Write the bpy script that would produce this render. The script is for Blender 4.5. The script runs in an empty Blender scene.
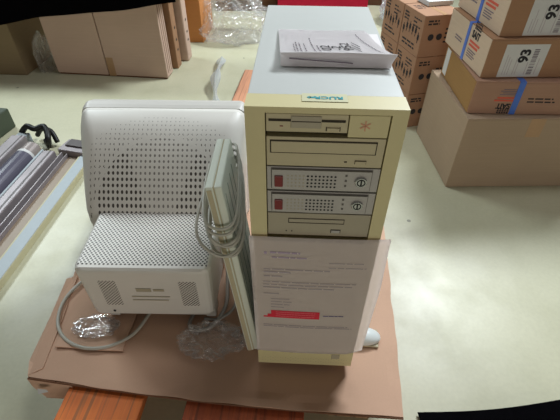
import bpy, bmesh, math, random
from mathutils import Vector, Matrix, noise

C = bpy.context.scene.collection
R = math.radians
random.seed(7)

# ------------------------------------------------------------------ camera
cam_data = bpy.data.cameras.new('camera')
cam = bpy.data.objects.new('camera', cam_data)
C.objects.link(cam)
cam.location = (0, 0, 1.045)
cam.rotation_euler = (Matrix.Rotation(R(90 - 41.35), 3, 'X') @ Matrix.Rotation(0.0062, 3, 'Z')).to_euler()
cam_data.sensor_width = 36
cam_data.lens = 411.1 / 560 * 36
cam_data.clip_start = 0.02
bpy.context.scene.camera = cam

# ------------------------------------------------------------------ world, lights, exposure
sc = bpy.context.scene
sc.view_settings.view_transform = 'Standard'
sc.view_settings.look = 'None'
sc.view_settings.gamma = 1
sc.view_settings.use_curve_mapping = False
sc.view_settings.exposure = 0.12
w = bpy.data.worlds.new('world')
sc.world = w
w.use_nodes = True
w.node_tree.nodes['Background'].inputs[0].default_value = (1.0, 0.95, 0.88, 1)
w.node_tree.nodes['Background'].inputs[1].default_value = 0.055


def area(name, loc, target, sx, sy, power, col):
    d = bpy.data.lights.new(name, 'AREA')
    d.shape = 'RECTANGLE'
    d.size, d.size_y = sx, sy
    d.energy = power
    d.color = col
    o = bpy.data.objects.new(name, d)
    C.objects.link(o)
    o.location = loc
    o.rotation_euler = (Vector(target) - Vector(loc)).to_track_quat('-Z', 'Y').to_euler()
    return o


area('ceiling_lamp_behind_left', (-2.9, 3.6, 3.0), (-1.2, 1.6, 0), 1.3, 0.35, 84, (0.86, 0.97, 1.0))
area('ceiling_lamp_behind_right', (1.6, 3.0, 3.0), (0.1, 1.2, 0), 1.2, 0.3, 140, (0.88, 0.95, 1.0))
area('ceiling_lamp_overhead', (0.4, 1.6, 3.1), (0.2, 1.3, 0), 1.3, 0.3, 18, (0.98, 0.98, 1.0))

area('front_fill_light', (0.4, -3.6, 0.75), (0.1, 0.6, 0.3), 3.2, 0.9, 38, (1.0, 0.93, 0.84))  # added fill from behind the camera for front faces, no known window


# ------------------------------------------------------------------ materials
def srgb(r, g, b):
    f = lambda c: (c / 255 / 12.92) if c / 255 <= 0.04045 else ((c / 255 + 0.055) / 1.055) ** 2.4
    return (f(r), f(g), f(b), 1)


class NT:
    def __init__(self, name):
        self.m = bpy.data.materials.new(name)
        self.m.use_nodes = True
        self.t = self.m.node_tree
        self.b = self.t.nodes['Principled BSDF']
        self.out = self.t.nodes['Material Output']

    def n(self, typ, **kw):
        nd = self.t.nodes.new(typ)
        for k, v in kw.items():
            setattr(nd, k, v)
        return nd

    def l(self, a, b):
        self.t.links.new(a, b)

    def set(self, sock, v):
        if isinstance(v, bpy.types.NodeSocket):
            self.l(v, sock)
        else:
            sock.default_value = v

    def math(self, op, a, b=0.0, c=0.0, clamp=False):
        nd = self.n('ShaderNodeMath', operation=op, use_clamp=clamp)
        self.set(nd.inputs[0], a)
        self.set(nd.inputs[1], b)
        self.set(nd.inputs[2], c)
        return nd.outputs[0]

    def mix(self, f, a, b, mode='MIX'):
        nd = self.n('ShaderNodeMixRGB', blend_type=mode)
        self.set(nd.inputs[0], f)
        self.set(nd.inputs[1], a)
        self.set(nd.inputs[2], b)
        return nd.outputs[0]

    def coord(self):
        return self.n('ShaderNodeTexCoord').outputs['Object']

    def noise(self, scale, detail=3, vec=None, rough=0.55, stretch=None):
        nd = self.n('ShaderNodeTexNoise')
        nd.inputs['Scale'].default_value = scale
        nd.inputs['Detail'].default_value = detail
        nd.inputs['Roughness'].default_value = rough
        v = vec or self.coord()
        if stretch:
            mp = self.n('ShaderNodeMapping')
            mp.inputs['Scale'].default_value = stretch
            self.l(v, mp.inputs[0])
            v = mp.outputs[0]
        self.l(v, nd.inputs['Vector'])
        return nd.outputs[0]

    def ramp(self, v, p0, p1, c0=(0, 0, 0, 1), c1=(1, 1, 1, 1)):
        nd = self.n('ShaderNodeValToRGB')
        nd.color_ramp.elements[0].position = p0
        nd.color_ramp.elements[1].position = p1
        nd.color_ramp.elements[0].color = c0
        nd.color_ramp.elements[1].color = c1
        self.l(v, nd.inputs[0])
        return nd.outputs[0]

    def bump(self, h, strength=0.2, dist=0.002):
        nd = self.n('ShaderNodeBump')
        nd.inputs['Strength'].default_value = strength
        nd.inputs['Distance'].default_value = dist
        self.l(h, nd.inputs['Height'])
        self.l(nd.outputs[0], self.b.inputs['Normal'])


def plastic(name, col, rough=0.45, var=0.06, scale=60, metallic=0.0, spec=0.4):
    m = NT(name)
    n = m.noise(scale, 4)
    n2 = m.noise(6, 2)
    d = tuple(c * (1 - var * 3) for c in col[:3]) + (1,)
    c = m.mix(m.ramp(n, 0.35, 0.75), col, tuple(x * (1 - var) for x in col[:3]) + (1,))
    c = m.mix(m.math('MULTIPLY', m.ramp(n2, 0.5, 0.8), 0.5), c, d)
    m.l(c, m.b.inputs['Base Color'])
    m.b.inputs['Roughness'].default_value = rough
    m.b.inputs['Metallic'].default_value = metallic
    m.b.inputs['Specular IOR Level'].default_value = spec
    m.bump(n, 0.06, 0.001)
    return m.m


def cardboard(name, col, rough=0.8):
    m = NT(name)
    f = m.noise(3, 3)
    g = m.noise(220, 2)
    s = m.noise(4, 2, stretch=(1, 1, 40))
    c = m.mix(m.ramp(f, 0.3, 0.8), col, tuple(x * 0.86 for x in col[:3]) + (1,))
    c = m.mix(m.math('MULTIPLY', g, 0.18), c, tuple(x * 0.55 for x in col[:3]) + (1,))
    c = m.mix(m.math('MULTIPLY', m.ramp(s, 0.45, 0.75), 0.18), c, tuple(min(1, x * 1.2) for x in col[:3]) + (1,))
    m.l(c, m.b.inputs['Base Color'])
    m.b.inputs['Roughness'].default_value = rough
    m.b.inputs['Specular IOR Level'].default_value = 0.2
    m.bump(f, 0.15, 0.004)
    return m.m


def film(name, opacity=0.3, tint=(0.9, 0.92, 0.95, 1)):
    m = NT(name)
    tr = m.n('ShaderNodeBsdfTransparent')
    gl = m.n('ShaderNodeBsdfGlossy')
    gl.inputs['Roughness'].default_value = 0.12
    gl.inputs['Color'].default_value = (1, 1, 1, 1)
    df = m.n('ShaderNodeBsdfDiffuse')
    df.inputs['Color'].default_value = tint
    tl = m.n('ShaderNodeBsdfTranslucent')
    tl.inputs['Color'].default_value = tint
    a = m.n('ShaderNodeMixShader'); a.inputs[0].default_value = 0.5
    m.l(df.outputs[0], a.inputs[1]); m.l(tl.outputs[0], a.inputs[2])
    b = m.n('ShaderNodeMixShader'); b.inputs[0].default_value = 0.45
    m.l(a.outputs[0], b.inputs[1]); m.l(gl.outputs[0], b.inputs[2])
    lw = m.n('ShaderNodeLayerWeight'); lw.inputs[0].default_value = 0.35
    fac = m.math('MULTIPLY_ADD', lw.outputs['Facing'], 0.5, opacity, clamp=True)
    c = m.n('ShaderNodeMixShader')
    m.l(fac, c.inputs[0]); m.l(tr.outputs[0], c.inputs[1]); m.l(b.outputs[0], c.inputs[2])
    n = m.noise(45, 3)
    bp = m.n('ShaderNodeBump'); bp.inputs['Strength'].default_value = 0.6; bp.inputs['Distance'].default_value = 0.01
    m.l(n, bp.inputs['Height']); m.l(bp.outputs[0], gl.inputs['Normal'])
    m.l(c.outputs[0], m.out.inputs['Surface'])
    return m.m


def floor_mat():
    m = NT('painted_concrete')
    a = m.noise(0.9, 4)
    b = m.noise(7, 5)
    c = m.noise(90, 2)
    col = m.mix(m.ramp(a, 0.35, 0.7), srgb(200, 197, 168), srgb(188, 188, 162))
    col = m.mix(m.math('MULTIPLY', m.ramp(b, 0.45, 0.75), 0.45), col, srgb(176, 174, 142))
    col = m.mix(m.math('MULTIPLY', m.ramp(c, 0.3, 0.8), 0.12), col, srgb(120, 120, 100))
    # scattered scuffs
    v = m.n('ShaderNodeTexVoronoi'); v.inputs['Scale'].default_value = 5.5
    m.l(m.coord(), v.inputs['Vector'])
    sp = m.math('LESS_THAN', v.outputs['Distance'], 0.045)
    k = m.math('MULTIPLY', sp, m.math('GREATER_THAN', b, 0.52))
    col = m.mix(m.math('MULTIPLY', k, 0.7), col, srgb(90, 88, 76))
    m.l(col, m.b.inputs['Base Color'])
    r = m.math('MULTIPLY_ADD', b, 0.25, 0.27)
    m.l(r, m.b.inputs['Roughness'])
    m.b.inputs['Specular IOR Level'].default_value = 0.45
    m.bump(m.noise(14, 3), 0.12, 0.004)
    return m.m


def wood_orange(name, base, worn, gap):
    m = NT(name)
    s = m.noise(5, 4, stretch=(14, 1.0, 3))
    s2 = m.noise(3, 3, stretch=(30, 0.6, 3))
    c = m.mix(m.ramp(s, 0.35, 0.65), base, worn)
    c = m.mix(m.math('MULTIPLY', m.ramp(s2, 0.52, 0.62), 0.75), c, gap)
    m.l(c, m.b.inputs['Base Color'])
    m.b.inputs['Roughness'].default_value = 0.7
    m.bump(s, 0.5, 0.003)
    return m.m


def dots(m, vx, vy, px, py):
    """distance to the nearest hole centre of a staggered lattice, in units of the pitch"""
    def d(off):
        fx = m.math('SUBTRACT', m.math('FRACT', m.math('ADD', m.math('DIVIDE', vx, px), off)), 0.5)
        fy = m.math('SUBTRACT', m.math('FRACT', m.math('ADD', m.math('DIVIDE', vy, py), off)), 0.5)
        fy = m.math('MULTIPLY', fy, py / px)
        return m.math('SQRT', m.math('ADD', m.math('MULTIPLY', fx, fx), m.math('MULTIPLY', fy, fy)))
    return m.math('MINIMUM', d(0.0), d(0.5))


SHELL_COL = srgb(216, 213, 205)


def monitor_mat(name, kind):
    m = NT(name)
    sep = m.n('ShaderNodeSeparateXYZ')
    m.l(m.coord(), sep.inputs[0])
    x, y, z = sep.outputs
    base = m.mix(m.noise(9, 3), SHELL_COL, tuple(c * 0.9 for c in SHELL_COL[:3]) + (1,))
    if kind == 'box':
        d1 = dots(m, x, y, 0.0096, 0.0108)
        top = m.math('MULTIPLY', m.math('LESS_THAN', d1, 0.265), m.math('GREATER_THAN', z, 0.200))
        ins = m.math('MULTIPLY', m.math('LESS_THAN', m.math('ABSOLUTE', m.math('ADD', x, 0.006)), 0.146), m.math('GREATER_THAN', y, 0.014))
        top = m.math('MULTIPLY', top, ins)
        # side vents on the back face
        d2 = dots(m, x, z, 0.008, 0.008)
        ax = m.math('ABSOLUTE', x)
        bk = m.math('MULTIPLY', m.math('LESS_THAN', d2, 0.25), m.math('LESS_THAN', y, 0.006))
        bk = m.math('MULTIPLY', bk, m.math('MULTIPLY', m.math('GREATER_THAN', ax, 0.072), m.math('LESS_THAN', ax, 0.112)))
        bk = m.math('MULTIPLY', bk, m.math('MULTIPLY', m.math('GREATER_THAN', z, 0.075), m.math('LESS_THAN', z, 0.165)))
        # side panels
        d3 = dots(m, y, z, 0.0105, 0.0105)
        sd = m.math('MULTIPLY', m.math('LESS_THAN', d3, 0.24), m.math('GREATER_THAN', ax, 0.1600))
        sd = m.math('MULTIPLY', sd, m.math('MULTIPLY', m.math('GREATER_THAN', z, 0.06), m.math('LESS_THAN', z, 0.17)))
        hole = m.math('MAXIMUM', m.math('MAXIMUM', top, bk), sd)
    elif kind == 'shell':
        fx = m.math('SUBTRACT', m.math('FRACT', m.math('DIVIDE', x, 0.0116)), 0.5)
        fy = m.math('MULTIPLY', m.math('SUBTRACT', m.math('FRACT', m.math('DIVIDE', y, 0.0105)), 0.5), 0.0105 / 0.0116)
        d1 = m.math('SQRT', m.math('ADD', m.math('MULTIPLY', fx, fx), m.math('MULTIPLY', fy, fy)))
        cy = m.math('SUBTRACT', y, 0.180)
        rr = m.math('SQRT', m.math('ADD', m.math('MULTIPLY', x, x), m.math('MULTIPLY', m.math('MULTIPLY', cy, cy), 1.56)))
        # finer holes in a wedge widening upwards, bold ones left and right of it
        inner = m.math('LESS_THAN', m.math('ABSOLUTE', x), m.math('MULTIPLY_ADD', cy, 0.57, 0.030))
        inside = m.math('LESS_THAN', rr, 0.168)
        rad_in = m.math('SUBTRACT', 0.265, m.math('MULTIPLY', inner, 0.045))
        ring = m.math('LESS_THAN', m.math('ABSOLUTE', m.math('SUBTRACT', rr, 0.168)), 0.0035)
        rad_out = m.math('MULTIPLY_ADD', m.math('SUBTRACT', 0.168, rr), 1.6, 0.24)
        rad = m.math('ADD', m.math('MULTIPLY', inside, rad_in), m.math('MULTIPLY', m.math('SUBTRACT', 1.0, inside), rad_out))
        hole = m.math('LESS_THAN', d1, rad)
        d2x = m.math('ABSOLUTE', m.math('SUBTRACT', m.math('FRACT', m.math('DIVIDE', x, 0.0232)), 0.5))
        alt = m.math('LESS_THAN', d2x, 0.25)
        d2y = m.math('ABSOLUTE', m.math('SUBTRACT', m.math('FRACT', m.math('DIVIDE', y, 0.0180)), 0.5))
        alty = m.math('LESS_THAN', d2y, 0.25)
        keep = m.math('MAXIMUM', inside, m.math('COMPARE', alt, alty, 0.1))
        hole = m.math('MULTIPLY', hole, m.math('SUBTRACT', 1.0, ring))
        hole = m.math('MULTIPLY', m.math('MULTIPLY', hole, keep), m.math('LESS_THAN', m.math('ABSOLUTE', x), 0.186))
        hole = m.math('MULTIPLY', m.math('MULTIPLY', hole, m.math('LESS_THAN', rr, 0.235)), m.math('GREATER_THAN', z, 0.17))
        hole = m.math('MULTIPLY', hole, m.math('SUBTRACT', 1.0, m.math('MULTIPLY', inner, 0.25)))
    else:
        hole = m.math('MULTIPLY', x, 0.0)
    col = m.mix(hole, base, srgb(66, 60, 54))
    m.l(col, m.b.inputs['Base Color'])
    m.b.inputs['Roughness'].default_value = 0.42
    m.bump(m.math('SUBTRACT', 1.0, hole), 0.5, 0.002)
    return m.m


M = {}
M['floor'] = floor_mat()
M['wall'] = plastic('wall_paint', srgb(190, 190, 182), 0.8)
M['cover'] = plastic('tower_cover', srgb(195, 198, 194), 0.4, 0.02)
M['bezel'] = plastic('yellowed_bezel', srgb(206, 196, 150), 0.45, 0.03)
M['bezel_side'] = plastic('yellowed_bezel_side', srgb(206, 196, 150), 0.45, 0.03)
M['drive'] = plastic('drive_beige', srgb(190, 180, 146), 0.5, 0.03)
M['drive_dark'] = plastic('drive_grey_beige', srgb(168, 160, 138), 0.5, 0.03)
M['rack'] = plastic('rack_grey', srgb(176, 173, 166), 0.45, 0.04)
M['rack_dark'] = plastic('rack_slot', srgb(96, 92, 86), 0.5, 0.04)
M['black'] = plastic('black_plastic', srgb(20, 20, 20), 0.5)
M['gap'] = plastic('dark_gap', srgb(52, 46, 36), 0.8)
M['maroon'] = plastic('maroon_switch', srgb(122, 42, 42), 0.35)
M['steel'] = plastic('bright_steel', srgb(190, 190, 190), 0.25, 0.05, metallic=0.9)
M['paper'] = plastic('paper_white', srgb(232, 228, 228), 0.85, 0.01, spec=0.1)
M['paper_pink'] = plastic('letter_paper', srgb(242, 232, 226), 0.85, 0.02, spec=0.1)
M['ink'] = plastic('grey_ink', srgb(120, 108, 118), 0.8)
M['ink_head'] = plastic('letterhead_ink', srgb(176, 158, 180), 0.8)
M['ink_dark'] = plastic('black_ink', srgb(44, 42, 46), 0.8)
M['ink_faint'] = plastic('faint_ink', srgb(178, 166, 172), 0.8)
M['ink_blue'] = plastic('blue_ink', srgb(86, 78, 140), 0.8)
M['ink_teal'] = plastic('teal_ink', srgb(40, 150, 160), 0.7)
M['ink_red'] = plastic('red_ink', srgb(206, 92, 72), 0.8)
M['red'] = plastic('red_marker', srgb(214, 40, 62), 0.7)
M['label'] = plastic('label_white', srgb(206, 206, 204), 0.6, 0.03)
M['sticker'] = plastic('clear_sticker', srgb(212, 210, 176), 0.3, 0.01)
M['strap'] = plastic('blue_strap', srgb(70, 112, 200), 0.4, 0.08)
M['tape'] = plastic('brown_tape', srgb(176, 140, 104), 0.3, 0.05)
M['card_sheet'] = cardboard('cardboard_sheet', srgb(214, 176, 150))
M['card_pink'] = cardboard('cardboard_pink', srgb(206, 178, 160))
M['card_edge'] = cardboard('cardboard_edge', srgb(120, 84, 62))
M['card_big'] = cardboard('cardboard_big', srgb(174, 152, 128))
M['card_brown'] = cardboard('cardboard_brown', srgb(166, 128, 98))
M['card_pale'] = cardboard('cardboard_pale', srgb(206, 184, 160))
M['card_ochre'] = cardboard('cardboard_ochre', srgb(160, 124, 78))
M['card_rose'] = cardboard('cardboard_rose', srgb(172, 136, 114))
M['card_small'] = cardboard('cardboard_small', srgb(166, 128, 102))
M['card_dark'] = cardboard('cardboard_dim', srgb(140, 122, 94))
M['card_orange'] = cardboard('cardboard_orange', srgb(206, 140, 84))
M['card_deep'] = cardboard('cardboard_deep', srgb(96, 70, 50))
M['red_card'] = cardboard('red_card', srgb(190, 30, 60))
M['orange'] = wood_orange('orange_wood', srgb(222, 122, 52), srgb(204, 108, 52), srgb(140, 92, 58))
M['orange_red'] = wood_orange('orange_red_wood', srgb(200, 100, 56), srgb(176, 88, 54), srgb(120, 66, 44))
M['plank'] = wood_orange('faded_plank', srgb(212, 152, 116), srgb(196, 140, 110), srgb(150, 104, 78))
M['raw_wood'] = wood_orange('raw_wood', srgb(170, 134, 98), srgb(140, 106, 76), srgb(70, 52, 40))
M['kb'] = plastic('keyboard_beige', srgb(222, 228, 214), 0.4, 0.03)
M['kb_base'] = plastic('keyboard_base', srgb(188, 178, 148), 0.5, 0.05)
M['kb_side'] = plastic('keyboard_underside', srgb(150, 160, 148), 0.5, 0.05)
M['cable'] = plastic('grey_beige_cable', srgb(186, 184, 172), 0.4, 0.03)
M['cable_dim'] = plastic('dim_cable', srgb(160, 158, 154), 0.4, 0.03)
M['mouse'] = plastic('mouse_white', srgb(216, 222, 220), 0.3, 0.01)
M['film'] = film('clear_film', 0.15)
M['film_dense'] = film('milky_film', 0.4, (0.8, 0.86, 0.95, 1))
M['film_grey'] = film('grey_film', 0.08, (0.62, 0.6, 0.6, 1))
M['alu'] = plastic('pale_aluminium', srgb(168, 178, 182), 0.5, 0.05)
M['alu_rim'] = plastic('yellowed_rim', srgb(190, 184, 150), 0.5, 0.05)
M['steel_dull'] = plastic('dull_steel', srgb(150, 142, 144), 0.4, 0.15, 25, metallic=0.35)
M['steel_dark'] = plastic('dark_steel', srgb(88, 82, 82), 0.45, 0.12, 25, metallic=0.3)
M['roller'] = plastic('slate_roller', srgb(92, 90, 104), 0.28, 0.08, 30)
M['roller_cap'] = plastic('roller_cap', srgb(160, 150, 146), 0.35, 0.08, 30, metallic=0.3)
M['tan_plate'] = plastic('tan_plate', srgb(150, 132, 112), 0.45, 0.1, 20)
M['dark_green'] = plastic('dark_green_paint', srgb(62, 72, 56), 0.5, 0.05)
M['blur_sheet'] = plastic('lens_blur_stand_in', srgb(14, 13, 16), 0.95, 0.1, spec=0.05)  # for the two added sheets that imitate dark blurs at the lens
M['mon_box'] = monitor_mat('monitor_box_plastic', 'box')
M['mon_shell'] = monitor_mat('monitor_shell_plastic', 'shell')
M['mon_rim'] = plastic('monitor_rim', srgb(196, 193, 186), 0.4, 0.02)
M['glass'] = plastic('screen_glass', srgb(30, 34, 34), 0.08)


# ------------------------------------------------------------------ mesh helpers
def add_box(bm, x0, x1, y0, y1, z0, z1, bev=0.0, seg=2):
    vs = [bm.verts.new((x, y, z)) for x in (x0, x1) for y in (y0, y1) for z in (z0, z1)]
    F = [(0, 1, 3, 2), (4, 6, 7, 5), (0, 4, 5, 1), (2, 3, 7, 6), (0, 2, 6, 4), (1, 5, 7, 3)]
    fs = [bm.faces.new([vs[i] for i in f]) for f in F]
    if bev > 0:
        es = list({e for f in fs for e in f.edges})
        bmesh.ops.bevel(bm, geom=es, offset=bev, segments=seg, profile=0.5, affect='EDGES')
    return bm


def box(*a, **k):
    return add_box(bmesh.new(), *a, **k)


def rot_box(bm, x0, x1, y0, y1, z0, z1, mat, bev=0):
    t = box(x0, x1, y0, y1, z0, z1, bev=bev)
    t.transform(mat)
    me = bpy.data.meshes.new('tmp')
    t.to_mesh(me); t.free()
    bm.from_mesh(me)
    bpy.data.meshes.remove(me)


def obj(name, bm, mat, parent=None, smooth=False, recalc=True):
    if recalc:
        bmesh.ops.recalc_face_normals(bm, faces=bm.faces)
    me = bpy.data.meshes.new(name)
    bm.to_mesh(me); bm.free()
    me.materials.append(M[mat] if isinstance(mat, str) else mat)
    if smooth:
        for p in me.polygons:
            p.use_smooth = True
    o = bpy.data.objects.new(name, me)
    C.objects.link(o)
    if parent:
        o.parent = parent
    return o


def tag(o, label, cat, group=None, kind=None):
    o['label'] = label; o['category'] = cat
    if group: o['group'] = group
    if kind: o['kind'] = kind
    return o


def thing(name, label, cat, loc=(0, 0, 0), yaw=0, group=None, rot=None):
    o = bpy.data.objects.new(name, None)
    o.empty_display_size = 0.05
    C.objects.link(o)
    o.location = loc
    o.rotation_euler = rot or (0, 0, yaw)
    return tag(o, label, cat, group)


def catmull(pts, n=8, closed=False):
    P = [Vector(p) for p in pts]
    out = []
    m = len(P)
    rng = range(m if closed else m - 1)
    for i in rng:
        g = (lambda k: P[k % m]) if closed else (lambda k: P[max(0, min(m - 1, k))])
        a, b, c, d = g(i - 1), g(i), g(i + 1), g(i + 2)
        for j in range(n):
            t = j / n
            out.append(0.5 * ((2 * b) + (c - a) * t + (2 * a - 5 * b + 4 * c - d) * t * t + (3 * b - a - 3 * c + d) * t ** 3))
    if not closed:
        out.append(P[-1])
    return out


def add_tube(bm, pts, r, seg=8, smooth=8, closed=False):
    L = catmull(pts, smooth, closed) if smooth else [Vector(p) for p in pts]
    rings = []
    up = Vector((0.13, 0.21, 0.97)).normalized()
    n = len(L)
    for i, p in enumerate(L):
        if closed:
            t = (L[(i + 1) % n] - L[i - 1]).normalized()
        else:
            t = (L[min(i + 1, n - 1)] - L[max(i - 1, 0)]).normalized()
        a = t.cross(up)
        if a.length < 1e-3: a = t.cross(Vector((1, 0, 0)))
        a.normalize(); b = t.cross(a)
        up = -b if i == 0 else (up - t * up.dot(t)).normalized()
        a = t.cross(up).normalized(); b = t.cross(a)
        rings.append([bm.verts.new(p + (a * math.cos(2 * math.pi * k / seg) + b * math.sin(2 * math.pi * k / seg)) * r) for k in range(seg)])
    for i in range(n if closed else n - 1):
        A, B = rings[i], rings[(i + 1) % n]
        for k in range(seg):
            bm.faces.new((A[k], A[(k + 1) % seg], B[(k + 1) % seg], B[k]))
    if not closed:
        bm.faces.new(rings[0]); bm.faces.new(rings[-1])
    return bm


def cyl(p0, p1, r, seg=32, bm=None, bev=0.0):
    bm = bm or bmesh.new()
    p0, p1 = Vector(p0), Vector(p1)
    t = (p1 - p0).normalized()
    a = t.cross(Vector((0, 0, 1)) if abs(t.z) < 0.9 else Vector((1, 0, 0))).normalized()
    b = t.cross(a)
    prof = [(0, r - bev), (bev, r), ((p1 - p0).length - bev, r), ((p1 - p0).length, r - bev)] if bev else [(0, r), ((p1 - p0).length, r)]
    rings = [[bm.verts.new(p0 + t * h + (a * math.cos(2 * math.pi * k / seg) + b * math.sin(2 * math.pi * k / seg)) * q) for k in range(seg)] for h, q in prof]
    for A, B in zip(rings, rings[1:]):
        for k in range(seg):
            bm.faces.new((A[k], A[(k + 1) % seg], B[(k + 1) % seg], B[k]))
    bm.faces.new(rings[0]); bm.faces.new(rings[-1])
    return bm


class Face:
    """a flat face with its own 2-D frame, for printing and stickers lying on it"""
    def __init__(s, o, ux, uy):
        s.o, s.ux, s.uy = Vector(o), Vector(ux).normalized(), Vector(uy).normalized()
        s.n = s.ux.cross(s.uy)

    def p(s, u, v, h=0.0):
        return s.o + s.ux * u + s.uy * v + s.n * h

    def quad(s, bm, u0, u1, v0, v1, h=0.0008, th=0.0005, skew=0.0):
        pts = [(u0, v0), (u1, v0), (u1 + skew, v1), (u0 + skew, v1)]
        a = [bm.verts.new(s.p(u, v, h)) for u, v in pts]
        b = [bm.verts.new(s.p(u, v, h - th)) for u, v in pts]
        bm.faces.new(a); bm.faces.new(b[::-1])
        for i in range(4):
            bm.faces.new((a[i], b[i], b[(i + 1) % 4], a[(i + 1) % 4]))

    def lines(s, bm, u0, u1, v, n, pitch, th, h=0.0008, ragged=0.3, word=0.0):
        for i in range(n):
            e = u1 - (u1 - u0) * ragged * random.random()
            vv = v - i * pitch
            if word:
                u = u0
                while u < e:
                    l = word * random.uniform(0.5, 1.6)
                    s.quad(bm, u, min(u + l, e), vv - th, vv, h)
                    u += l + word * 0.25
            else:
                s.quad(bm, u0, e, vv - th, vv, h)

    def text(s, bm, txt, u, v, size, ang=0.0, h=0.001, sx=1.0, bold=0.0):
        cu = bpy.data.curves.new('t', 'FONT')
        cu.body = txt; cu.size = size; cu.extrude = 0.0002; cu.offset = bold
        cu.align_x = 'CENTER'; cu.align_y = 'CENTER'
        ob = bpy.data.objects.new('t', cu)
        C.objects.link(ob)
        bpy.context.view_layer.update()
        me = bpy.data.meshes.new_from_object(ob.evaluated_get(bpy.context.evaluated_depsgraph_get()))
        c, sn = math.cos(ang), math.sin(ang)
        for q in me.vertices:
            x, y = q.co.x * sx, q.co.y
            q.co = s.p(u + x * c - y * sn, v + x * sn + y * c, h + q.co.z)
        bm.from_mesh(me)
        bpy.data.objects.remove(ob); bpy.data.curves.remove(cu); bpy.data.meshes.remove(me)


def disc(bm, F, u, v, r, h=0.001, seg=16, r0=0.0):
    a = [bm.verts.new(F.p(u + r * math.cos(2 * math.pi * k / seg), v + r * math.sin(2 * math.pi * k / seg), h)) for k in range(seg)]
    if r0:
        b = [bm.verts.new(F.p(u + r0 * math.cos(2 * math.pi * k / seg), v + r0 * math.sin(2 * math.pi * k / seg), h)) for k in range(seg)]
        for k in range(seg):
            bm.faces.new((a[k], a[(k + 1) % seg], b[(k + 1) % seg], b[k]))
    else:
        bm.faces.new(a)


# ------------------------------------------------------------------ the setting
fb = bmesh.new()
add_box(fb, -5, 5, -1.5, 7, -0.1, 0)
o = obj('floor', fb, 'floor'); o['kind'] = 'structure'
o = obj('wall_back', box(-5, 5, 7, 7.15, 0, 3.2), 'wall'); o['kind'] = 'structure'

# ------------------------------------------------------------------ orange wooden pallet
PY = -0.088
pal = thing('wooden_pallet', 'orange painted wooden pallet under the cardboard sheet, carrying the computer equipment', 'pallet', (-0.5, 0.46, 0), PY)
for i, (x0, x1, y0, y1, mt) in enumerate([(0.028, 0.205, -0.20, 0.86, 'orange'), (0.30, 0.56, -0.10, 0.86, 'orange_red'), (0.62, 0.72, 0.01, 0.86, 'orange_red')]):
    bm = bmesh.new()
    add_box(bm, x0, x1, y0, y1, 0.105, 0.127, bev=0.002)
    obj('deck_board', bm, mt, pal)
for y in (0.06, 0.40, 0.74):
    obj('stringer', box(0.02, 0.73, y, y + 0.07, 0.022, 0.105, bev=0.002), 'raw_wood', pal)
for x0, x1 in ((0.02, 0.12), (0.36, 0.46), (0.62, 0.72)):
    obj('bottom_board', box(x0, x1, 0.02, 0.84, 0, 0.022, bev=0.002), 'raw_wood', pal)
for x0, x1 in ((0.22, 0.268), (0.595, 0.64)):
    obj('cross_piece', box(x0, x1, 0.0, 0.10, 0.1055, 0.1335, bev=0.002), 'card_edge' if x0 > 9 else 'raw_wood', pal)

# cardboard sheet, slightly wavy, with a folded down corner flap
def sheet(corners, nx, ny, z, th, amp, seed, bow=0.0):
    a, b, c, d = [Vector(p) for p in corners]   # FL FR BR BL
    bm = bmesh.new()
    top, bot = {}, {}
    for i in range(nx + 1):
        for j in range(ny + 1):
            s, t = i / nx, j / ny
            p = a * (1 - s) * (1 - t) + b * s * (1 - t) + c * s * t + d * (1 - s) * t
            p.y -= bow * math.sin(math.pi * s) * (1 - t)
            edge = min(s, 1 - s, t, 1 - t)
            if edge == 0:
                p = p + Vector((noise.noise(p.to_3d() * 14) * 0.004, noise.noise(p.to_3d() * 11 + Vector((3, 3, 3))) * 0.004))
            dz = noise.noise(Vector((p.x * 7, p.y * 7, seed))) * amp
            if edge < 0.03: dz += noise.noise(Vector((p.x * 16, p.y * 16, seed + 4))) * amp * 1.5
            top[i, j] = bm.verts.new((p.x, p.y, z + dz))
            bot[i, j] = bm.verts.new((p.x, p.y, z + dz - th))
    for i in range(nx):
        for j in range(ny):
            bm.faces.new((top[i, j], top[i + 1, j], top[i + 1, j + 1], top[i, j + 1]))
            bm.faces.new((bot[i, j], bot[i, j + 1], bot[i + 1, j + 1], bot[i + 1, j]))
    for i in range(nx):
        bm.faces.new((top[i, 0], bot[i, 0], bot[i + 1, 0], top[i + 1, 0]))
        bm.faces.new((top[i, ny], top[i + 1, ny], bot[i + 1, ny], bot[i, ny]))
    for j in range(ny):
        bm.faces.new((top[0, j], top[0, j + 1], bot[0, j + 1], bot[0, j]))
        bm.faces.new((top[nx, j], bot[nx, j], bot[nx, j + 1], top[nx, j + 1]))
    return bm


cs = thing('cardboard_sheet', 'large flattened cardboard sheet spread over the pallet under the computer', 'cardboard', (0, 0, 0.13))
def in_cs(bm):
    bm.transform(Matrix.Translation((0, 0, -0.13))); return bm
sh = sheet([(-0.573, 0.450), (0.266, 0.366), (0.362, 1.20), (-0.60, 1.22)], 60, 50, 0.1395, 0.006, 0.0018, 2.0, 0.012)
obj('sheet', in_cs(sh), 'card_sheet', cs)
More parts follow.
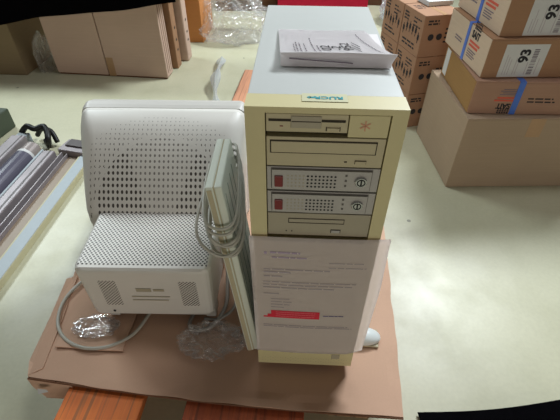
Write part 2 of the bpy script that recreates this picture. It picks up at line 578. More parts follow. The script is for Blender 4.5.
# dark corrugated edge seen along the front
eb = bmesh.new()
add_tube(eb, [(-0.572, 0.4475, 0.1355), (-0.45, 0.4310, 0.1354), (-0.30, 0.4125, 0.1352), (-0.15, 0.3955, 0.1356), (0.0, 0.3825, 0.1354), (0.13, 0.3730, 0.1352), (0.265, 0.3640, 0.1355)], 0.0026, 6, 6)
obj('corrugated_edge', in_cs(eb), 'card_edge', cs)
fl = bmesh.new()
P = [(-0.574, 0.446, 0.134), (-0.475, 0.437, 0.134), (-0.462, 0.428, 0.124), (-0.486, 0.418, 0.098), (-0.530, 0.420, 0.098), (-0.562, 0.436, 0.118)]
va = [fl.verts.new(p) for p in P]
vb = [fl.verts.new((x + 0.001, y + 0.004, z - 0.003)) for x, y, z in P]
fl.faces.new(va); fl.faces.new(vb[::-1])
for i in range(6):
    fl.faces.new((va[i], vb[i], vb[(i + 1) % 6], va[(i + 1) % 6]))
tag_flap = obj('folded_flap', in_cs(fl), 'card_sheet', cs)
wt = bmesh.new()
wq = [wt.verts.new(p) for p in ((-0.545, 0.4275, 0.128), (-0.522, 0.4245, 0.130), (-0.518, 0.4215, 0.125), (-0.542, 0.4190, 0.119))]
wt.faces.new(wq)
o = obj('tape_scrap', in_cs(wt), 'label', cs); o['label'] = 'white scrap of tape'
# side flap raised along the left edge
lf = bmesh.new()
P = [(-0.573, 0.452, 0.1405), (-0.545, 0.47, 0.1415), (-0.552, 0.60, 0.143), (-0.566, 0.74, 0.143), (-0.60, 0.74, 0.132), (-0.604, 0.62, 0.115), (-0.600, 0.50, 0.118)]
va = [lf.verts.new(p) for p in P]
vb = [lf.verts.new((x, y, z - 0.003)) for x, y, z in P]
lf.faces.new(va); lf.faces.new(vb[::-1])
for i in range(len(P)):
    lf.faces.new((va[i], vb[i], vb[(i + 1) % len(P)], va[(i + 1) % len(P)]))
bmesh.ops.triangulate(lf, faces=lf.faces)
obj('side_flap', in_cs(lf), 'card_sheet', cs)
sc_ = sheet([(-0.535, 0.520), (-0.372, 0.510), (-0.365, 0.66), (-0.53, 0.68)], 14, 12, 0.1465, 0.003, 0.002, 8.0)
tag(obj('cardboard_scrap', sc_, 'card_sheet'), 'small loose cardboard piece under the left side of the monitor', 'cardboard')

# ------------------------------------------------------------------ tower computer
TY = -0.0406
TW, TD, TH = 0.21, 0.4503, 0.6411
tw = thing('computer_tower', 'tall yellowed full tower computer standing on the cardboard with a letter taped on its front', 'computer', (-0.0467, 0.4782, 0.1583), TY)
obj('case_cover', box(0.0005, TW - 0.0005, 0.0365, TD, 0.0, TH - 0.0005, bev=0.0015), 'cover', tw)
bz = bmesh.new()
BX0, BX1, BZ0, BZ1 = 0.0262, 0.1895, 0.402, 0.6325
add_box(bz, 0, BX0, 0, 0.0365, 0, TH, bev=0.0)
add_box(bz, BX1, TW, 0, 0.0365, 0, TH, bev=0.0)
add_box(bz, BX0, BX1, 0, 0.0365, BZ1, TH, bev=0.0)
add_box(bz, BX0, BX1, 0, 0.0365, 0, BZ0, bev=0.0)
bmesh.ops.remove_doubles(bz, verts=bz.verts, dist=0.00001)
obj('front_bezel', bz, 'bezel', tw)
obj('bay_recess', box(BX0, BX1, 0.014, 0.03, BZ0, BZ1), 'gap', tw)
FF = Face((0, 0, 0), (1, 0, 0), (0, 0, 1))   # front plane, facing -y
FF.n = Vector((0, -1, 0))
# floppy drive
fd = obj('floppy_drive', box(0.0275, 0.1345, 0.0015, 0.014, 0.6045, 0.6310, bev=0.001), 'drive', tw)
b = bmesh.new()
add_box(b, 0.0310, 0.1310, 0.0005, 0.003, 0.6205, 0.6238)
obj('disk_slot', b, 'gap', fd)
obj('slot_shutter', box(0.0600, 0.1000, 0.0, 0.004, 0.6110, 0.6285, bev=0.0008), 'drive_dark', fd)
b = bmesh.new(); add_box(b, 0.0610, 0.0990, -0.0006, 0.002, 0.6205, 0.6215); obj('shutter_groove', b, 'gap', fd)
obj('eject_button', box(0.1075, 0.1240, -0.001, 0.004, 0.6078, 0.6128, bev=0.0006), 'drive', fd)
b = bmesh.new()
for q in (0.1068, 0.1247): add_box(b, q - 0.0005, q + 0.0005, 0.0006, 0.003, 0.6075, 0.6135)
obj('button_gap', b, 'gap', fd)
obj('activity_light', box(0.0455, 0.0500, 0.0008, 0.003, 0.6125, 0.6140, bev=0.0004), 'maroon', fd)
# blank panel with faded red star mark
bp = obj('blank_panel', box(0.1358, 0.1880, 0.0015, 0.014, 0.5985, 0.6310, bev=0.0008), 'bezel', tw)
b = bmesh.new()
for k in range(3):
    a = R(90 + 60 * k)
    p = Vector((0.157, 0.6163)); d = Vector((math.cos(a), math.sin(a))) * 0.0075; e = Vector((-d.y, d.x)) * 0.12
    vs = [b.verts.new(FF.p(*(p + q), -0.0008)) for q in (d + e, d - e, -d - e, -d + e)]
    b.faces.new(vs)
star = NT('faded_red'); star.b.inputs['Base Color'].default_value = srgb(206, 150, 118)
o = obj('star_emblem', b, star.m, bp); o['label'] = 'faded red star mark'
# cd drive
cd = obj('cd_drive', box(0.0275, 0.1880, 0.0015, 0.014, 0.5500, 0.5970, bev=0.001), 'drive', tw)
b = bmesh.new(); add_box(b, 0.0325, 0.1772, 0.0006, 0.003, 0.5718, 0.5922); obj('tray_gap', b, 'gap', cd)
obj('disc_tray', box(0.0340, 0.1758, -0.0005, 0.004, 0.5733, 0.5906, bev=0.0008), 'drive', cd)
b = bmesh.new(); add_box(b, 0.1500, 0.1660, 0.0008, 0.003, 0.5563, 0.5622); obj('button_gap', b, 'gap', cd)
obj('eject_button', box(0.1506, 0.1654, -0.0008, 0.003, 0.5569, 0.5616, bev=0.0005), 'drive', cd)
obj('indicator_light', box(0.1355, 0.1395, 0.0006, 0.003, 0.5583, 0.5603, bev=0.0004), 'gap', cd)
# mobile racks
for zt in (0.5478, 0.5035):
    zb = zt - 0.0405
    rk = obj('drive_rack', box(0.0275, 0.1885, 0.002, 0.014, zb - 0.001, zt, bev=0.0008), 'rack', tw)
    b = bmesh.new(); add_box(b, 0.0335, 0.1780, 0.0011, 0.003, zb + 0.0015, zt - 0.0018); obj('tray_gap', b, 'rack_dark', rk)
    # tray with a gently bowed lower edge
    b = bmesh.new()
    N = 14; fr, bk = [], []
    pr = [(0.0350, zt - 0.003), ] + [(0.0350 + (0.1765 - 0.0350) * i / N, zb + 0.0045 - 0.002 * math.sin(math.pi * i / N)) for i in range(N + 1)] + [(0.1765, zt - 0.003)]
    fr = [b.verts.new((x, -0.002, z)) for x, z in pr]; bk = [b.verts.new((x, 0.003, z)) for x, z in pr]
    b.faces.new(fr); b.faces.new(bk[::-1])
    for i in range(len(pr)): b.faces.new((fr[i], bk[i], bk[(i + 1) % len(pr)], fr[(i + 1) % len(pr)]))
    obj('tray_front', b, 'rack', rk)
    obj('rocker_switch', box(0.0385, 0.0508, -0.0045, 0.0, zb + 0.0085, zt - 0.0125, bev=0.0012), 'maroon', rk)
    b = bmesh.new()
    for i in range(8):
        for j in range(4):
            disc(b, FF, 0.0865 + i * 0.0056, zb + 0.0095 + j * 0.0062, 0.0017, 0.0024, 8)
    obj('vent_holes', b, 'black', rk)
    b = bmesh.new()
    for i in range(5):
        for j in range(4):
            disc(b, FF, 0.0580 + i * 0.0056, zb + 0.0095 + j * 0.0062, 0.0014, 0.0024, 8)
    obj('faint_dimples', b, 'drive_dark', rk)
    b = bmesh.new()
    for j in range(3): FF.quad(b, 0.1395, 0.1425, zb + 0.011 + j * 0.009, zb + 0.0145 + j * 0.009, 0.0026)
    obj('indicator_marks', b, 'rack_dark', rk)
    zc = (zt + zb) / 2 + 0.001
    lk = cyl((0.1625, -0.0060, zc), (0.1625, -0.001, zc), 0.0088, 24, bev=0.001)
    lo = obj('key_lock', lk, 'steel', rk, smooth=False)
    b = bmesh.new(); disc(b, FF, 0.1625, zc, 0.0062, 0.0064, 20, 0.0045); FF.quad(b, 0.1615, 0.1637, zc - 0.004, zc + 0.004, 0.0066)
    obj('keyhole', b, 'black', lo)
# second, greyer drive just above the letter
tp = obj('tape_drive', box(0.0275, 0.1885, 0.002, 0.014, 0.4130, 0.4600, bev=0.001), 'drive_dark', tw)
b = bmesh.new(); add_box(b, 0.0600, 0.1480, 0.0012, 0.003, 0.4400, 0.4500); obj('slot_gap', b, 'gap', tp)
obj('slot_door', box(0.0610, 0.1470, 0.0002, 0.003, 0.4425, 0.4495, bev=0.0005), 'drive_dark', tp)
obj('eject_button', box(0.1290, 0.1430, 0.0, 0.003, 0.4215, 0.4268, bev=0.0006), 'rack', tp)
b = bmesh.new(); add_box(b, 0.1280, 0.1440, 0.0014, 0.003, 0.4205, 0.4278); obj('button_gap', b, 'gap', tp)
b = bmesh.new()
for q in (0.057, 0.066): disc(b, FF, q, 0.4225, 0.0013, -0.0016 + 0.0006, 8)
obj('indicator_light', b, 'black', tp)
# foot and lower grille
b = bmesh.new()
for i in range(34):
    for j in range(2):
        disc(b, FF, 0.010 + i * 0.0057, 0.012 + j * 0.012 + 0.003 * (i % 2), 0.0011, 0.0007, 6)
obj('lower_vent', b, 'drive_dark', tw)
obj('badge', box(0.163, 0.181, -0.0012, 0.001, 0.030, 0.047, bev=0.0006), 'drive_dark', tw)
for x0, x1, y0, y1 in ((0.02, 0.06, 0.03, 0.08), (0.15, 0.195, 0.03, 0.08), (0.02, 0.06, 0.36, 0.42), (0.15, 0.19, 0.36, 0.42)):
    obj('foot', box(x0, x1, y0, y1, -0.0175, 0.001, bev=0.003), 'black', tw)
# sticker on the top front edge
FT = Face((0, 0, TH), (1, 0, 0), (0, 1, 0))
b = bmesh.new(); FT.quad(b, 0.0733, 0.1330, 0.0160, 0.0385, 0.0009, 0.0005)
st = obj('property_sticker', b, 'sticker', tw); st['label'] = 'clear sticker with teal printing upside down'
b = bmesh.new(); FT.text(b, 'RUCR', 0.1085, 0.0265, 0.0100, math.pi, 0.0012, 1.45, 0.0003)
disc(b, FT, 0.0830, 0.0268, 0.0034, 0.0013, 4, 0.0012); FT.quad(b, 0.0835, 0.0905, 0.0250, 0.0285, 0.0013)
obj('sticker_print', b, 'ink_teal', st)

# ------------------------------------------------------------------ letter on the tower front
def world_t(p):
    v = Vector(p); c, s = math.cos(TY), math.sin(TY)
    return Vector((-0.0467 + v.x * c - v.y * s, 0.4782 + v.x * s + v.y * c, 0.1583 + v.z))

lt = thing('paper_letter', 'white printed letter with a red bar, fixed to the lower front of the computer tower', 'paper', world_t((0, -0.003, 0.061)), TY)
PW, PH = 0.2285, 0.3525
def bulge(u, v):
    # leaves the case at the right edge, bows a little in the middle
    return -(0.0012 + 0.0035 * math.sin(math.pi * min(1, u / PW)) * (0.4 + 0.6 * (1 - v / PH)) - 0.010 * max(0, u - 0.195) / 0.036 * (0.3 + 0.7 * (1 - v / PH)))
def paper_x(u, v):
    return u - 0.001 - (0.003 * (v / PH)) - (0.006 * (1 - abs(v / PH - 0.62) / 0.62) * -1 if u > PW * 0.9 else 0) * max(0, (u - PW * 0.9) / (PW * 0.1))
b = bmesh.new()
NX, NY = 26, 30
g = {}
for i in range(NX + 1):
    for j in range(NY + 1):
        u, v = PW * i / NX, PH * j / NY
        g[i, j] = b.verts.new((paper_x(u, v), bulge(u, v), v))
for i in range(NX):
    for j in range(NY):
        b.faces.new((g[i, j], g[i + 1, j], g[i + 1, j + 1], g[i, j + 1]))
ret = bmesh.ops.solidify(b, geom=list(b.faces), thickness=0.0003)
pap = obj('page', b, 'paper_pink', lt, smooth=True)

def letter_quad(bm, u0, u1, v0, v1, h=0.0009):
    n = max(1, int((u1 - u0) / 0.02))
    for i in range(n):
        a, c = u0 + (u1 - u0) * i / n, u0 + (u1 - u0) * (i + 1) / n
        q = [(a, v0), (c, v0), (c, v1), (a, v1)]
        f = [bm.verts.new((paper_x(u, v), bulge(u, v) - h, v)) for u, v in q]
        bm.faces.new(f)

def letter_lines(bm, u0, u1, v, n, pitch, th, word=0.02, rag=0.25):
    for i in range(n):
        e = u1 - (u1 - u0) * rag * random.random()
        u = u0
        while u < e:
            l = word * random.uniform(0.5, 1.8)
            letter_quad(bm, u, min(e, u + l), v - th - i * pitch, v - i * pitch)
            u += l + word * 0.12
# v measured from the bottom of the page
b = bmesh.new()
letter_lines(b, 0.034, 0.085, 0.3185, 1, 0.010, 0.0042, 0.016, 0.0)
letter_lines(b, 0.037, 0.098, 0.3060, 1, 0.010, 0.0030, 0.016, 0.0)
letter_quad(b, 0.024, 0.029, 0.312, 0.318)
obj('letterhead', b, 'ink_head', lt)
b = bmesh.new()
letter_lines(b, 0.022, 0.140, 0.2745, 1, 0.01, 0.0022)
letter_lines(b, 0.022, 0.070, 0.2675, 1, 0.01, 0.0030, rag=0)
letter_lines(b, 0.022, 0.055, 0.2560, 1, 0.01, 0.0022, rag=0)
obj('address_lines', b, 'ink_faint', lt); b = bmesh.new()
letter_lines(b, 0.020, 0.195, 0.2400, 2, 0.0080, 0.0018, rag=0.15)
letter_lines(b, 0.020, 0.155, 0.2240, 1, 0.0080, 0.0020, rag=0.15)
letter_lines(b, 0.020, 0.050, 0.2060, 1, 0.0080, 0.0020, rag=0)
obj('paragraph_lines', b, 'ink_faint', lt); b = bmesh.new()
letter_lines(b, 0.033, 0.075, 0.1900, 4, 0.0085, 0.0015, rag=0.5)
obj('list_lines', b, 'ink_faint', lt); b = bmesh.new()
letter_lines(b, 0.017, 0.205, 0.1050, 2, 0.0055, 0.0018, rag=0.12)
obj('closing_lines', b, 'ink_faint', lt); b = bmesh.new()
letter_lines(b, 0.135, 0.205, 0.2950, 2, 0.012, 0.0014, rag=0.4)
obj('corner_lines', b, 'ink_faint', lt)
b = bmesh.new()
# red bar with a bite taken from its upper left corner
for (u0, u1, v0, v1) in ((0.033, 0.1275, 0.129, 0.1525), (0.026, 0.033, 0.129, 0.140), (0.018, 0.026, 0.129, 0.1335)):
    letter_quad(b, u0, u1, v0, v1, 0.0007)
o = obj('red_bar', b, 'red', lt); o['label'] = 'red bar across the letter'
pk = NT('pink_text'); pk.b.inputs['Base Color'].default_value = srgb(236, 120, 130)
b = bmesh.new(); letter_lines(b, 0.042, 0.122, 0.1490, 3, 0.0065, 0.0016, 0.006, 0.1)
for v in b.verts: v.co.y -= 0.0003
obj('bar_text', b, pk.m, lt)
b = bmesh.new(); letter_lines(b, 0.134, 0.174, 0.1420, 1, 0.006, 0.0022, 0.010, 0.0)
obj('link_text', b, 'ink_blue', lt)

# ------------------------------------------------------------------ folded document on top of the tower
dc = thing('folded_document', 'folded white printed sheet lying on top of the computer tower, near edge turned up', 'paper', world_t((0.036, 0.125, TH + 0.0005)), TY)
DW = 0.154
prof = [(0.0, 0.0015), (0.002, 0.007), (0.0035, 0.014), (0.004, 0.0195), (0.007, 0.0195), (0.025, 0.0145), (0.06, 0.0100), (0.10, 0.0060), (0.14, 0.004), (0.166, 0.0015)]
PR = catmull([(0, y, z) for y, z in prof], 3)
def doc_pt(s, p, h=0.0):
    # s across 0..1 ; near edge longer to the right, sheet slightly fanned
    t = p.y / 0.166
    wv = DW + 0.010 * (1 - t) + 0.009 * max(0, (p.z - 0.006) / 0.016) * (1 - t)
    x = -0.003 * t + s * wv - (0.008 * t) + 0.005
    return Vector((x, p.y + 0.004 * (1 - t) * math.sin(s * 3), p.z + h + 0.0006 * math.sin(s * 9) * t))
b = bmesh.new(); g = {}
for i in range(15):
    for j, p in enumerate(PR):
        g[i, j] = b.verts.new(doc_pt(i / 14, p))
for i in range(14):
    for j in range(len(PR) - 1):
        b.faces.new((g[i, j], g[i + 1, j], g[i + 1, j + 1], g[i, j + 1]))
bmesh.ops.solidify(b, geom=list(b.faces), thickness=0.0004)
obj('sheet', b, 'paper', dc, smooth=False)
# lower leaf of the fold
obj('under_leaf', box(0.006, 0.168, 0.003, 0.150, 0.0002, 0.0012), 'paper', dc)
def doc_height(y):
    for a, c in zip(PR, PR[1:]):
        if a.y <= y <= c.y and c.y > a.y and a.y > 0.0035:
            return a.z + (c.z - a.z) * (y - a.y) / (c.y - a.y)
    return 0.03
def lay_on_doc(bm, h=0.0009):
    for v in bm.verts:
        s, y = v.co.x / DW, v.co.y
        v.co = doc_pt(s, Vector((0, y, doc_height(y))), h)
b = bmesh.new(); FD = Face((0, 0, 0), (1, 0, 0), (0, 1, 0))
FD.text(b, '02', 0.068, 0.046, 0.0200, R(90), sx=1.7)
FD.text(b, '-2', 0.084, 0.046, 0.0200, R(90), sx=1.7)
FD.text(b, '952', 0.100, 0.056, 0.0200, R(90), sx=1.7)
for k in range(3):
    FD.quad(b, 0.113 + k * 0.003, 0.1145 + k * 0.003, 0.024 + 0.016 * k, 0.052 + 0.016 * k, skew=-0.007)
lay_on_doc(b)
obj('large_digits', b, 'ink_dark', dc)
b = bmesh.new()
for u, y0, y1 in ((0.020, 0.012, 0.07), (0.024, 0.015, 0.085), (0.029, 0.012, 0.075), (0.036, 0.02, 0.07), (0.048, 0.012, 0.11), (0.055, 0.012, 0.06)):
    y = y0
    while y < y1:
        l = random.uniform(0.004, 0.014); FD.quad(b, u, u + 0.0017, y, min(y + l, y1)); y += l + 0.004
for i in range(10):
    FD.quad(b, 0.140 - 0.0012 * i, 0.1412 - 0.0012 * i, 0.012 + 0.012 * i, 0.025 + 0.012 * i)
lay_on_doc(b)
obj('small_print_lines', b, 'ink', dc)
b = bmesh.new()
add_tube(b, [(0.018, 0.0012, 0.013), (0.05, 0.0012, 0.011), (0.10, 0.0016, 0.008), (0.112, 0.0018, 0.007)], 0.0009, 5, 4)
obj('pen_line', b, 'ink', dc)

# ------------------------------------------------------------------ CRT monitor, seen from behind
def ring(y, cx, hwt, hwb, zb, zt, r, n=6):
    pts = []
    for (sx, zz, a0) in ((1, zt, 0), (-1, zt, 90), (-1, zb, 180), (1, zb, 270)):
        hw = hwt if zz == zt else hwb
        ox = cx + sx * (hw - r); oz = zz - r if zz == zt else zz + r
        for k in range(n + 1):
            a = R(a0 + 90 * k / n)
            pts.append((ox + r * math.cos(a), y, oz + r * math.sin(a)))
    return pts

def loft(sections):
    bm = bmesh.new(); rs = []
    for s in sections:
        rs.append([bm.verts.new(p) for p in ring(*s)])
    for A, B in zip(rs, rs[1:]):
        n = len(A)
        for k in range(n):
            bm.faces.new((A[k], A[(k + 1) % n], B[(k + 1) % n], B[k]))
    bm.faces.new(rs[0]); bm.faces.new(rs[-1])
    return bm

MZ = 0.1405
mon = thing('crt_monitor', 'grey beige tube monitor with perforated housing, seen from behind beside the computer tower', 'monitor', (-0.303, 0.592, MZ), R(-0.6))
# local: y from 0 (rear face) to 0.44 (screen), z from 0
bx_ = loft([
    (0.000, -0.006, 0.1340, 0.1320, 0.040, 0.1930, 0.010),
    (0.0020, -0.006, 0.1430, 0.1400, 0.036, 0.1985, 0.012),
    (0.007, -0.006, 0.1495, 0.1460, 0.034, 0.2030, 0.012),
    (0.018, -0.006, 0.1530, 0.1490, 0.033, 0.2045, 0.012),
    (0.100, -0.006, 0.1540, 0.151, 0.030, 0.2060, 0.012),
    (0.215, -0.006, 0.1550, 0.152, 0.028, 0.2080, 0.012),
])
obj('rear_housing', bx_, 'mon_box', mon, smooth=False)
shl = loft([
    (0.1760, -0.0070, 0.1720, 0.1650, 0.0400, 0.1890, 0.0200),
    (0.1840, -0.0070, 0.1820, 0.1700, 0.0340, 0.2074, 0.0280),
    (0.2000, -0.0070, 0.1900, 0.1750, 0.0300, 0.2311, 0.0320),
    (0.2250, -0.0070, 0.1950, 0.1800, 0.0260, 0.2622, 0.0360),
    (0.2550, -0.0080, 0.1990, 0.1850, 0.0220, 0.2956, 0.0400),
    (0.2850, -0.0090, 0.2030, 0.1900, 0.0180, 0.3259, 0.0420),
    (0.3150, -0.0100, 0.2080, 0.1950, 0.0140, 0.3523, 0.0440),
    (0.3400, -0.0110, 0.2130, 0.2000, 0.0100, 0.3694, 0.0420),
    (0.3620, -0.0120, 0.2170, 0.2050, 0.0080, 0.3794, 0.0380),
    (0.3850, -0.0130, 0.2195, 0.2080, 0.0060, 0.3854, 0.0320),
    (0.3980, -0.0130, 0.2200, 0.2090, 0.0060, 0.3875, 0.0280),
])
obj('front_housing', shl, 'mon_shell', mon, smooth=True)
obj('seam', loft([(0.3975, -0.013, 0.217, 0.206, 0.009, 0.3845, 0.026), (0.4005, -0.013, 0.217, 0.206, 0.009, 0.3845, 0.026)]), 'gap', mon)
obj('screen_bezel', loft([
    (0.400, -0.013, 0.2205, 0.210, 0.006, 0.3880, 0.024),
    (0.412, -0.013, 0.2215, 0.212, 0.004, 0.3910, 0.022),
    (0.430, -0.013, 0.2210, 0.213, 0.004, 0.3920, 0.020),
    (0.450, -0.013, 0.2160, 0.210, 0.006, 0.3860, 0.018)]), 'mon_rim', mon, smooth=False)
obj('screen', box(-0.19, 0.165, 0.4495, 0.452, 0.06, 0.345, bev=0.001), 'glass', mon)
obj('pedestal', box(-0.125, 0.115, 0.13, 0.36, 0.0, 0.034, bev=0.010), 'mon_rim', mon)
for x in (-0.125, 0.118):
    obj('rear_foot', box(x, x + 0.026, 0.012, 0.05, 0.012, 0.045, bev=0.004), 'mon_rim', mon)
b = bmesh.new()
FR_ = Face((0, 0, 0), (1, 0, 0), (0, 0, 1)); FR_.n = Vector((0, -1, 0))
for u0, u1, v0, v1 in ((-0.03, 0.005, 0.128, 0.140), (0.010, 0.035, 0.130, 0.138), (-0.045, 0.045, 0.108, 0.111), (-0.045, 0.04, 0.095, 0.098)):
    FR_.quad(b, u0, u1, v0, v1, 0.0012)
obj('socket_panel', b, 'drive_dark', mon)
b = bmesh.new(); disc(b, FR_, -0.100, 0.052, 0.0035, 0.0015, 12); obj('screw_hole', b, 'black', mon)
MT = Matrix.Translation((-0.303, 0.592, MZ)) @ Matrix.Rotation(R(-0.6), 4, 'Z')
def to_mon(pts): return [MT.inverted() @ Vector(p) for p in pts]
b = bmesh.new()
add_tube(b, to_mon([(-0.40, 0.70, 0.165), (-0.47, 0.76, 0.150), (-0.530, 0.735, 0.147), (-0.566, 0.665, 0.147), (-0.560, 0.595, 0.147), (-0.525, 0.545, 0.148), (-0.470, 0.518, 0.148), (-0.410, 0.522, 0.146), (-0.360, 0.555, 0.146), (-0.335, 0.605, 0.150), (-0.32, 0.66, 0.155)]), 0.0042, 10, 8)
obj('power_cable', b, 'cable', mon, smooth=True)
b = bmesh.new()
add_tube(b, to_mon([(-0.13, 0.76, 0.30), (-0.132, 0.70, 0.26), (-0.134, 0.67, 0.20), (-0.138, 0.63, 0.162), (-0.165, 0.580, 0.152), (-0.205, 0.566, 0.149), (-0.225, 0.585, 0.149), (-0.21, 0.64, 0.15)]), 0.0048, 10, 8)
add_tube(b, to_mon([(-0.118, 0.74, 0.36), (-0.115, 0.67, 0.24), (-0.112, 0.63, 0.17), (-0.150, 0.60, 0.150), (-0.19, 0.60, 0.149)]), 0.0040, 10, 8)
obj('signal_cable', b, 'cable_dim', mon, smooth=True)

# ------------------------------------------------------------------ keyboard stood on end
foot = Vector((-0.074, 0.516, 0.1415)); head = Vector((-0.130, 0.560, 0.602))
zax = (head - foot).normalized()
yax = (Vector((-0.025, 1, 0)) - zax * zax.dot(Vector((-0.025, 1, 0)))).normalized()
xax = yax.cross(zax)
KM = Matrix.Translation(foot) @ Matrix((xax, yax, zax)).transposed().to_4x4()
kb = thing('keyboard', 'beige keyboard standing on its short end between monitor and tower, cord wound round it', 'keyboard', foot)
kb.rotation_euler = KM.to_euler()
KL, KD = (head - foot).length, 0.192
obj('upper_case', box(-0.002, 0.013, 0.0, KD, 0.0, KL, bev=0.003), 'kb', kb)
obj('seam', box(0.0115, 0.0145, 0.0015, KD - 0.0015, 0.0015, KL - 0.0015), 'kb_base', kb)
obj('lower_case', box(0.014, 0.028, 0.001, KD - 0.001, 0.001, KL - 0.001, bev=0.003), 'kb', kb)
obj('front_strip', box(0.0005, 0.0095, -0.0012, 0.002, 0.002, KL - 0.006, bev=0.0006), 'kb_base', kb)
b = bmesh.new()
for i in range(4): add_box(b, 0.0275, 0.0286, 0.02 + i * 0.036, 0.024 + i * 0.036, 0.03, KL - 0.03)
obj('underside_ribs', b, 'kb_side', kb)
b = bmesh.new()
for i in range(5):
    for j in range(18):
        add_box(b, -0.006, 0.001, 0.025 + i * 0.022, 0.042 + i * 0.022, 0.02 + j * 0.0235, 0.038 + j * 0.0235)
obj('key_block', b, 'kb_base', kb)
obj('cord_grommet', box(0.006, 0.022, KD - 0.002, KD + 0.012, KL - 0.05, KL - 0.03, bev=0.002), 'black', kb)
b = bmesh.new()
random.seed(3)
for k in range(5):
    z0 = KL * (0.905 - 0.032 * k) ; w0 = 0.010 + 0.003 * random.random()
    zl = z0 - 0.03 + random.uniform(-0.012, 0.012)
    pts = [(-w0 - 0.004, -0.004, z0 - 0.02), (0.012, -w0, zl - 0.012), (0.029 + w0, 0.004, zl), (0.031 + w0 * 1.4, 0.09, z0 + 0.01), (0.024 + w0, KD + 0.006, z0 + 0.02), (0.01, KD + w0, z0 + 0.02), (-w0 - 0.003, KD + 0.004, z0 + 0.01), (-w0 * 1.3 - 0.008, 0.09, z0)]
    add_tube(b, pts, 0.0030, 8, 8, closed=True)
add_tube(b, [(0.014, KD + 0.01, KL - 0.04), (-0.01, KD * 0.7, KL - 0.05), (-0.030, 0.06, KL * 0.86), (-0.038, 0.0, KL * 0.80), (-0.020, -0.022, KL * 0.74), (0.012, -0.024, KL * 0.70), (0.044, 0.0, KL * 0.73), (0.052, 0.06, KL * 0.84), (0.046, 0.12, KL * 0.88), (0.03, KD, KL * 0.90)], 0.0030, 8, 8)
o = obj('wound_cord', b, 'cable', kb, smooth=True)

# ------------------------------------------------------------------ mouse beside the tower
ms = thing('computer_mouse', 'small rounded white mouse on the cardboard, half hidden behind the letter', 'mouse', (0.199, 0.553, 0.1415), R(-96))
ms.scale = (0.88, 0.93, 0.85)
b = bmesh.new()
bmesh.ops.create_uvsphere(b, u_segments=28, v_segments=16, radius=1)
for v in b.verts:
    x, y, z = v.co
    f = 1 - 0.12 * (y + 1) / 2
    v.co = (math.copysign(abs(x) ** 0.85, x) * 0.030 * f, math.copysign(abs(y) ** 0.9, y) * 0.052, max(0.0, 0.010 + z * 0.022 * (1 - 0.25 * y)))
obj('body', b, 'mouse', ms, smooth=True)
b = bmesh.new(); FM = Face((0, 0, 0), (1, 0, 0), (0, 1, 0)); add_box(b, -0.026, -0.0, -0.05, -0.012, 0.018, 0.0195, bev=0.0005); b.free()
b = bmesh.new(); add_box(b, -0.0275, 0.0275, -0.046, 0.046, 0.0002, 0.006, bev=0.002); obj('base', b, 'kb_base', ms)


# ------------------------------------------------------------------ crumpled plastic
def crumple(name, loc, sx, sy, sz, seed, mat, amp=0.35, freq=2.2, sub=5):
    b = bmesh.new()
    bmesh.ops.create_icosphere(b, subdivisions=sub, radius=1)
    for v in b.verts:
        n = v.co.normalized()
        q = n * freq + Vector((seed, seed * 1.7, -seed))
        d = 1 + amp * (0.9 - 2.2 * abs(noise.noise(q))) + amp * 0.5 * (0.5 - 2 * abs(noise.noise(q * 2.7))) + amp * 0.3 * (0.5 - 2 * abs(noise.noise(q * 6)))
        v.co = Vector((n.x * sx * d, n.y * sy * d, n.z * sz * d))
        if v.co.z < -sz * 0.55: v.co.z = -sz * 0.55 - 0.0 + 0.02 * sz * noise.noise(q * 9)
        v.co.z += sz * 0.57
    o = obj(name, b, mat, smooth=False)
    o.location = loc
    return o

tag(crumple('plastic_bag', (-0.160, 0.535, 0.1450), 0.062, 0.036, 0.024, 3.1, 'film_grey', 0.45, 2.6), 'crumpled clear plastic bag on the cardboard between monitor and keyboard foot', 'plastic bag')
tag(crumple('plastic_film', (-0.455, 0.575, 0.1470), 0.046, 0.026, 0.007, 8.4, 'film_grey', 0.4, 2.6, 4), 'small scrap of clear plastic film inside the cable loop by the monitor', 'plastic film')
tag(crumple('plastic_bag', (-0.330, 3.10, 0.001), 0.22, 0.17, 0.17, 5.2, 'film', 0.30, 1.7), 'large crumpled clear plastic bag on the floor behind the tower, left side', 'plastic bag')
tag(crumple('plastic_bag', (0.93, 3.45, 0.001), 0.12, 0.16, 0.18, 9.7, 'film_dense', 0.3, 1.8), 'bluish white plastic bag on the floor behind the tower, right side', 'plastic bag')
tag(crumple('plastic_wrap', (-1.44, 2.50, 0.001), 0.040, 0.05, 0.12, 2.2, 'film_grey', 0.4, 2.2), 'grey crumpled plastic wrap squeezed between the two cartons at far left', 'plastic wrap')
# strip of film on the floor
b = bmesh.new(); pts = catmull([(-0.385, 2.66, 0.012), (-0.372, 2.45, 0.05), (-0.372, 2.25, 0.06), (-0.352, 2.07, 0.03), (-0.32, 1.95, 0.008)], 8)
pv = None
for i, p in enumerate(pts):
    wd = 0.020 + 0.010 * math.sin(i * 0.5)
    a, c, e = b.verts.new(p + Vector((-wd, 0, 0.0))), b.verts.new(p + Vector((0, 0, 0.018))), b.verts.new(p + Vector((wd, 0, 0)))
    if pv:
        b.faces.new((pv[0], pv[1], c, a)); b.faces.new((pv[1], pv[2], e, c))
    pv = (a, c, e)
bmesh.ops.solidify(b, geom=list(b.faces), thickness=0.001)
tag(obj('film_strip', b, 'film_dense', recalc=False), 'narrow strip of clear film on the floor behind the monitor', 'plastic film')


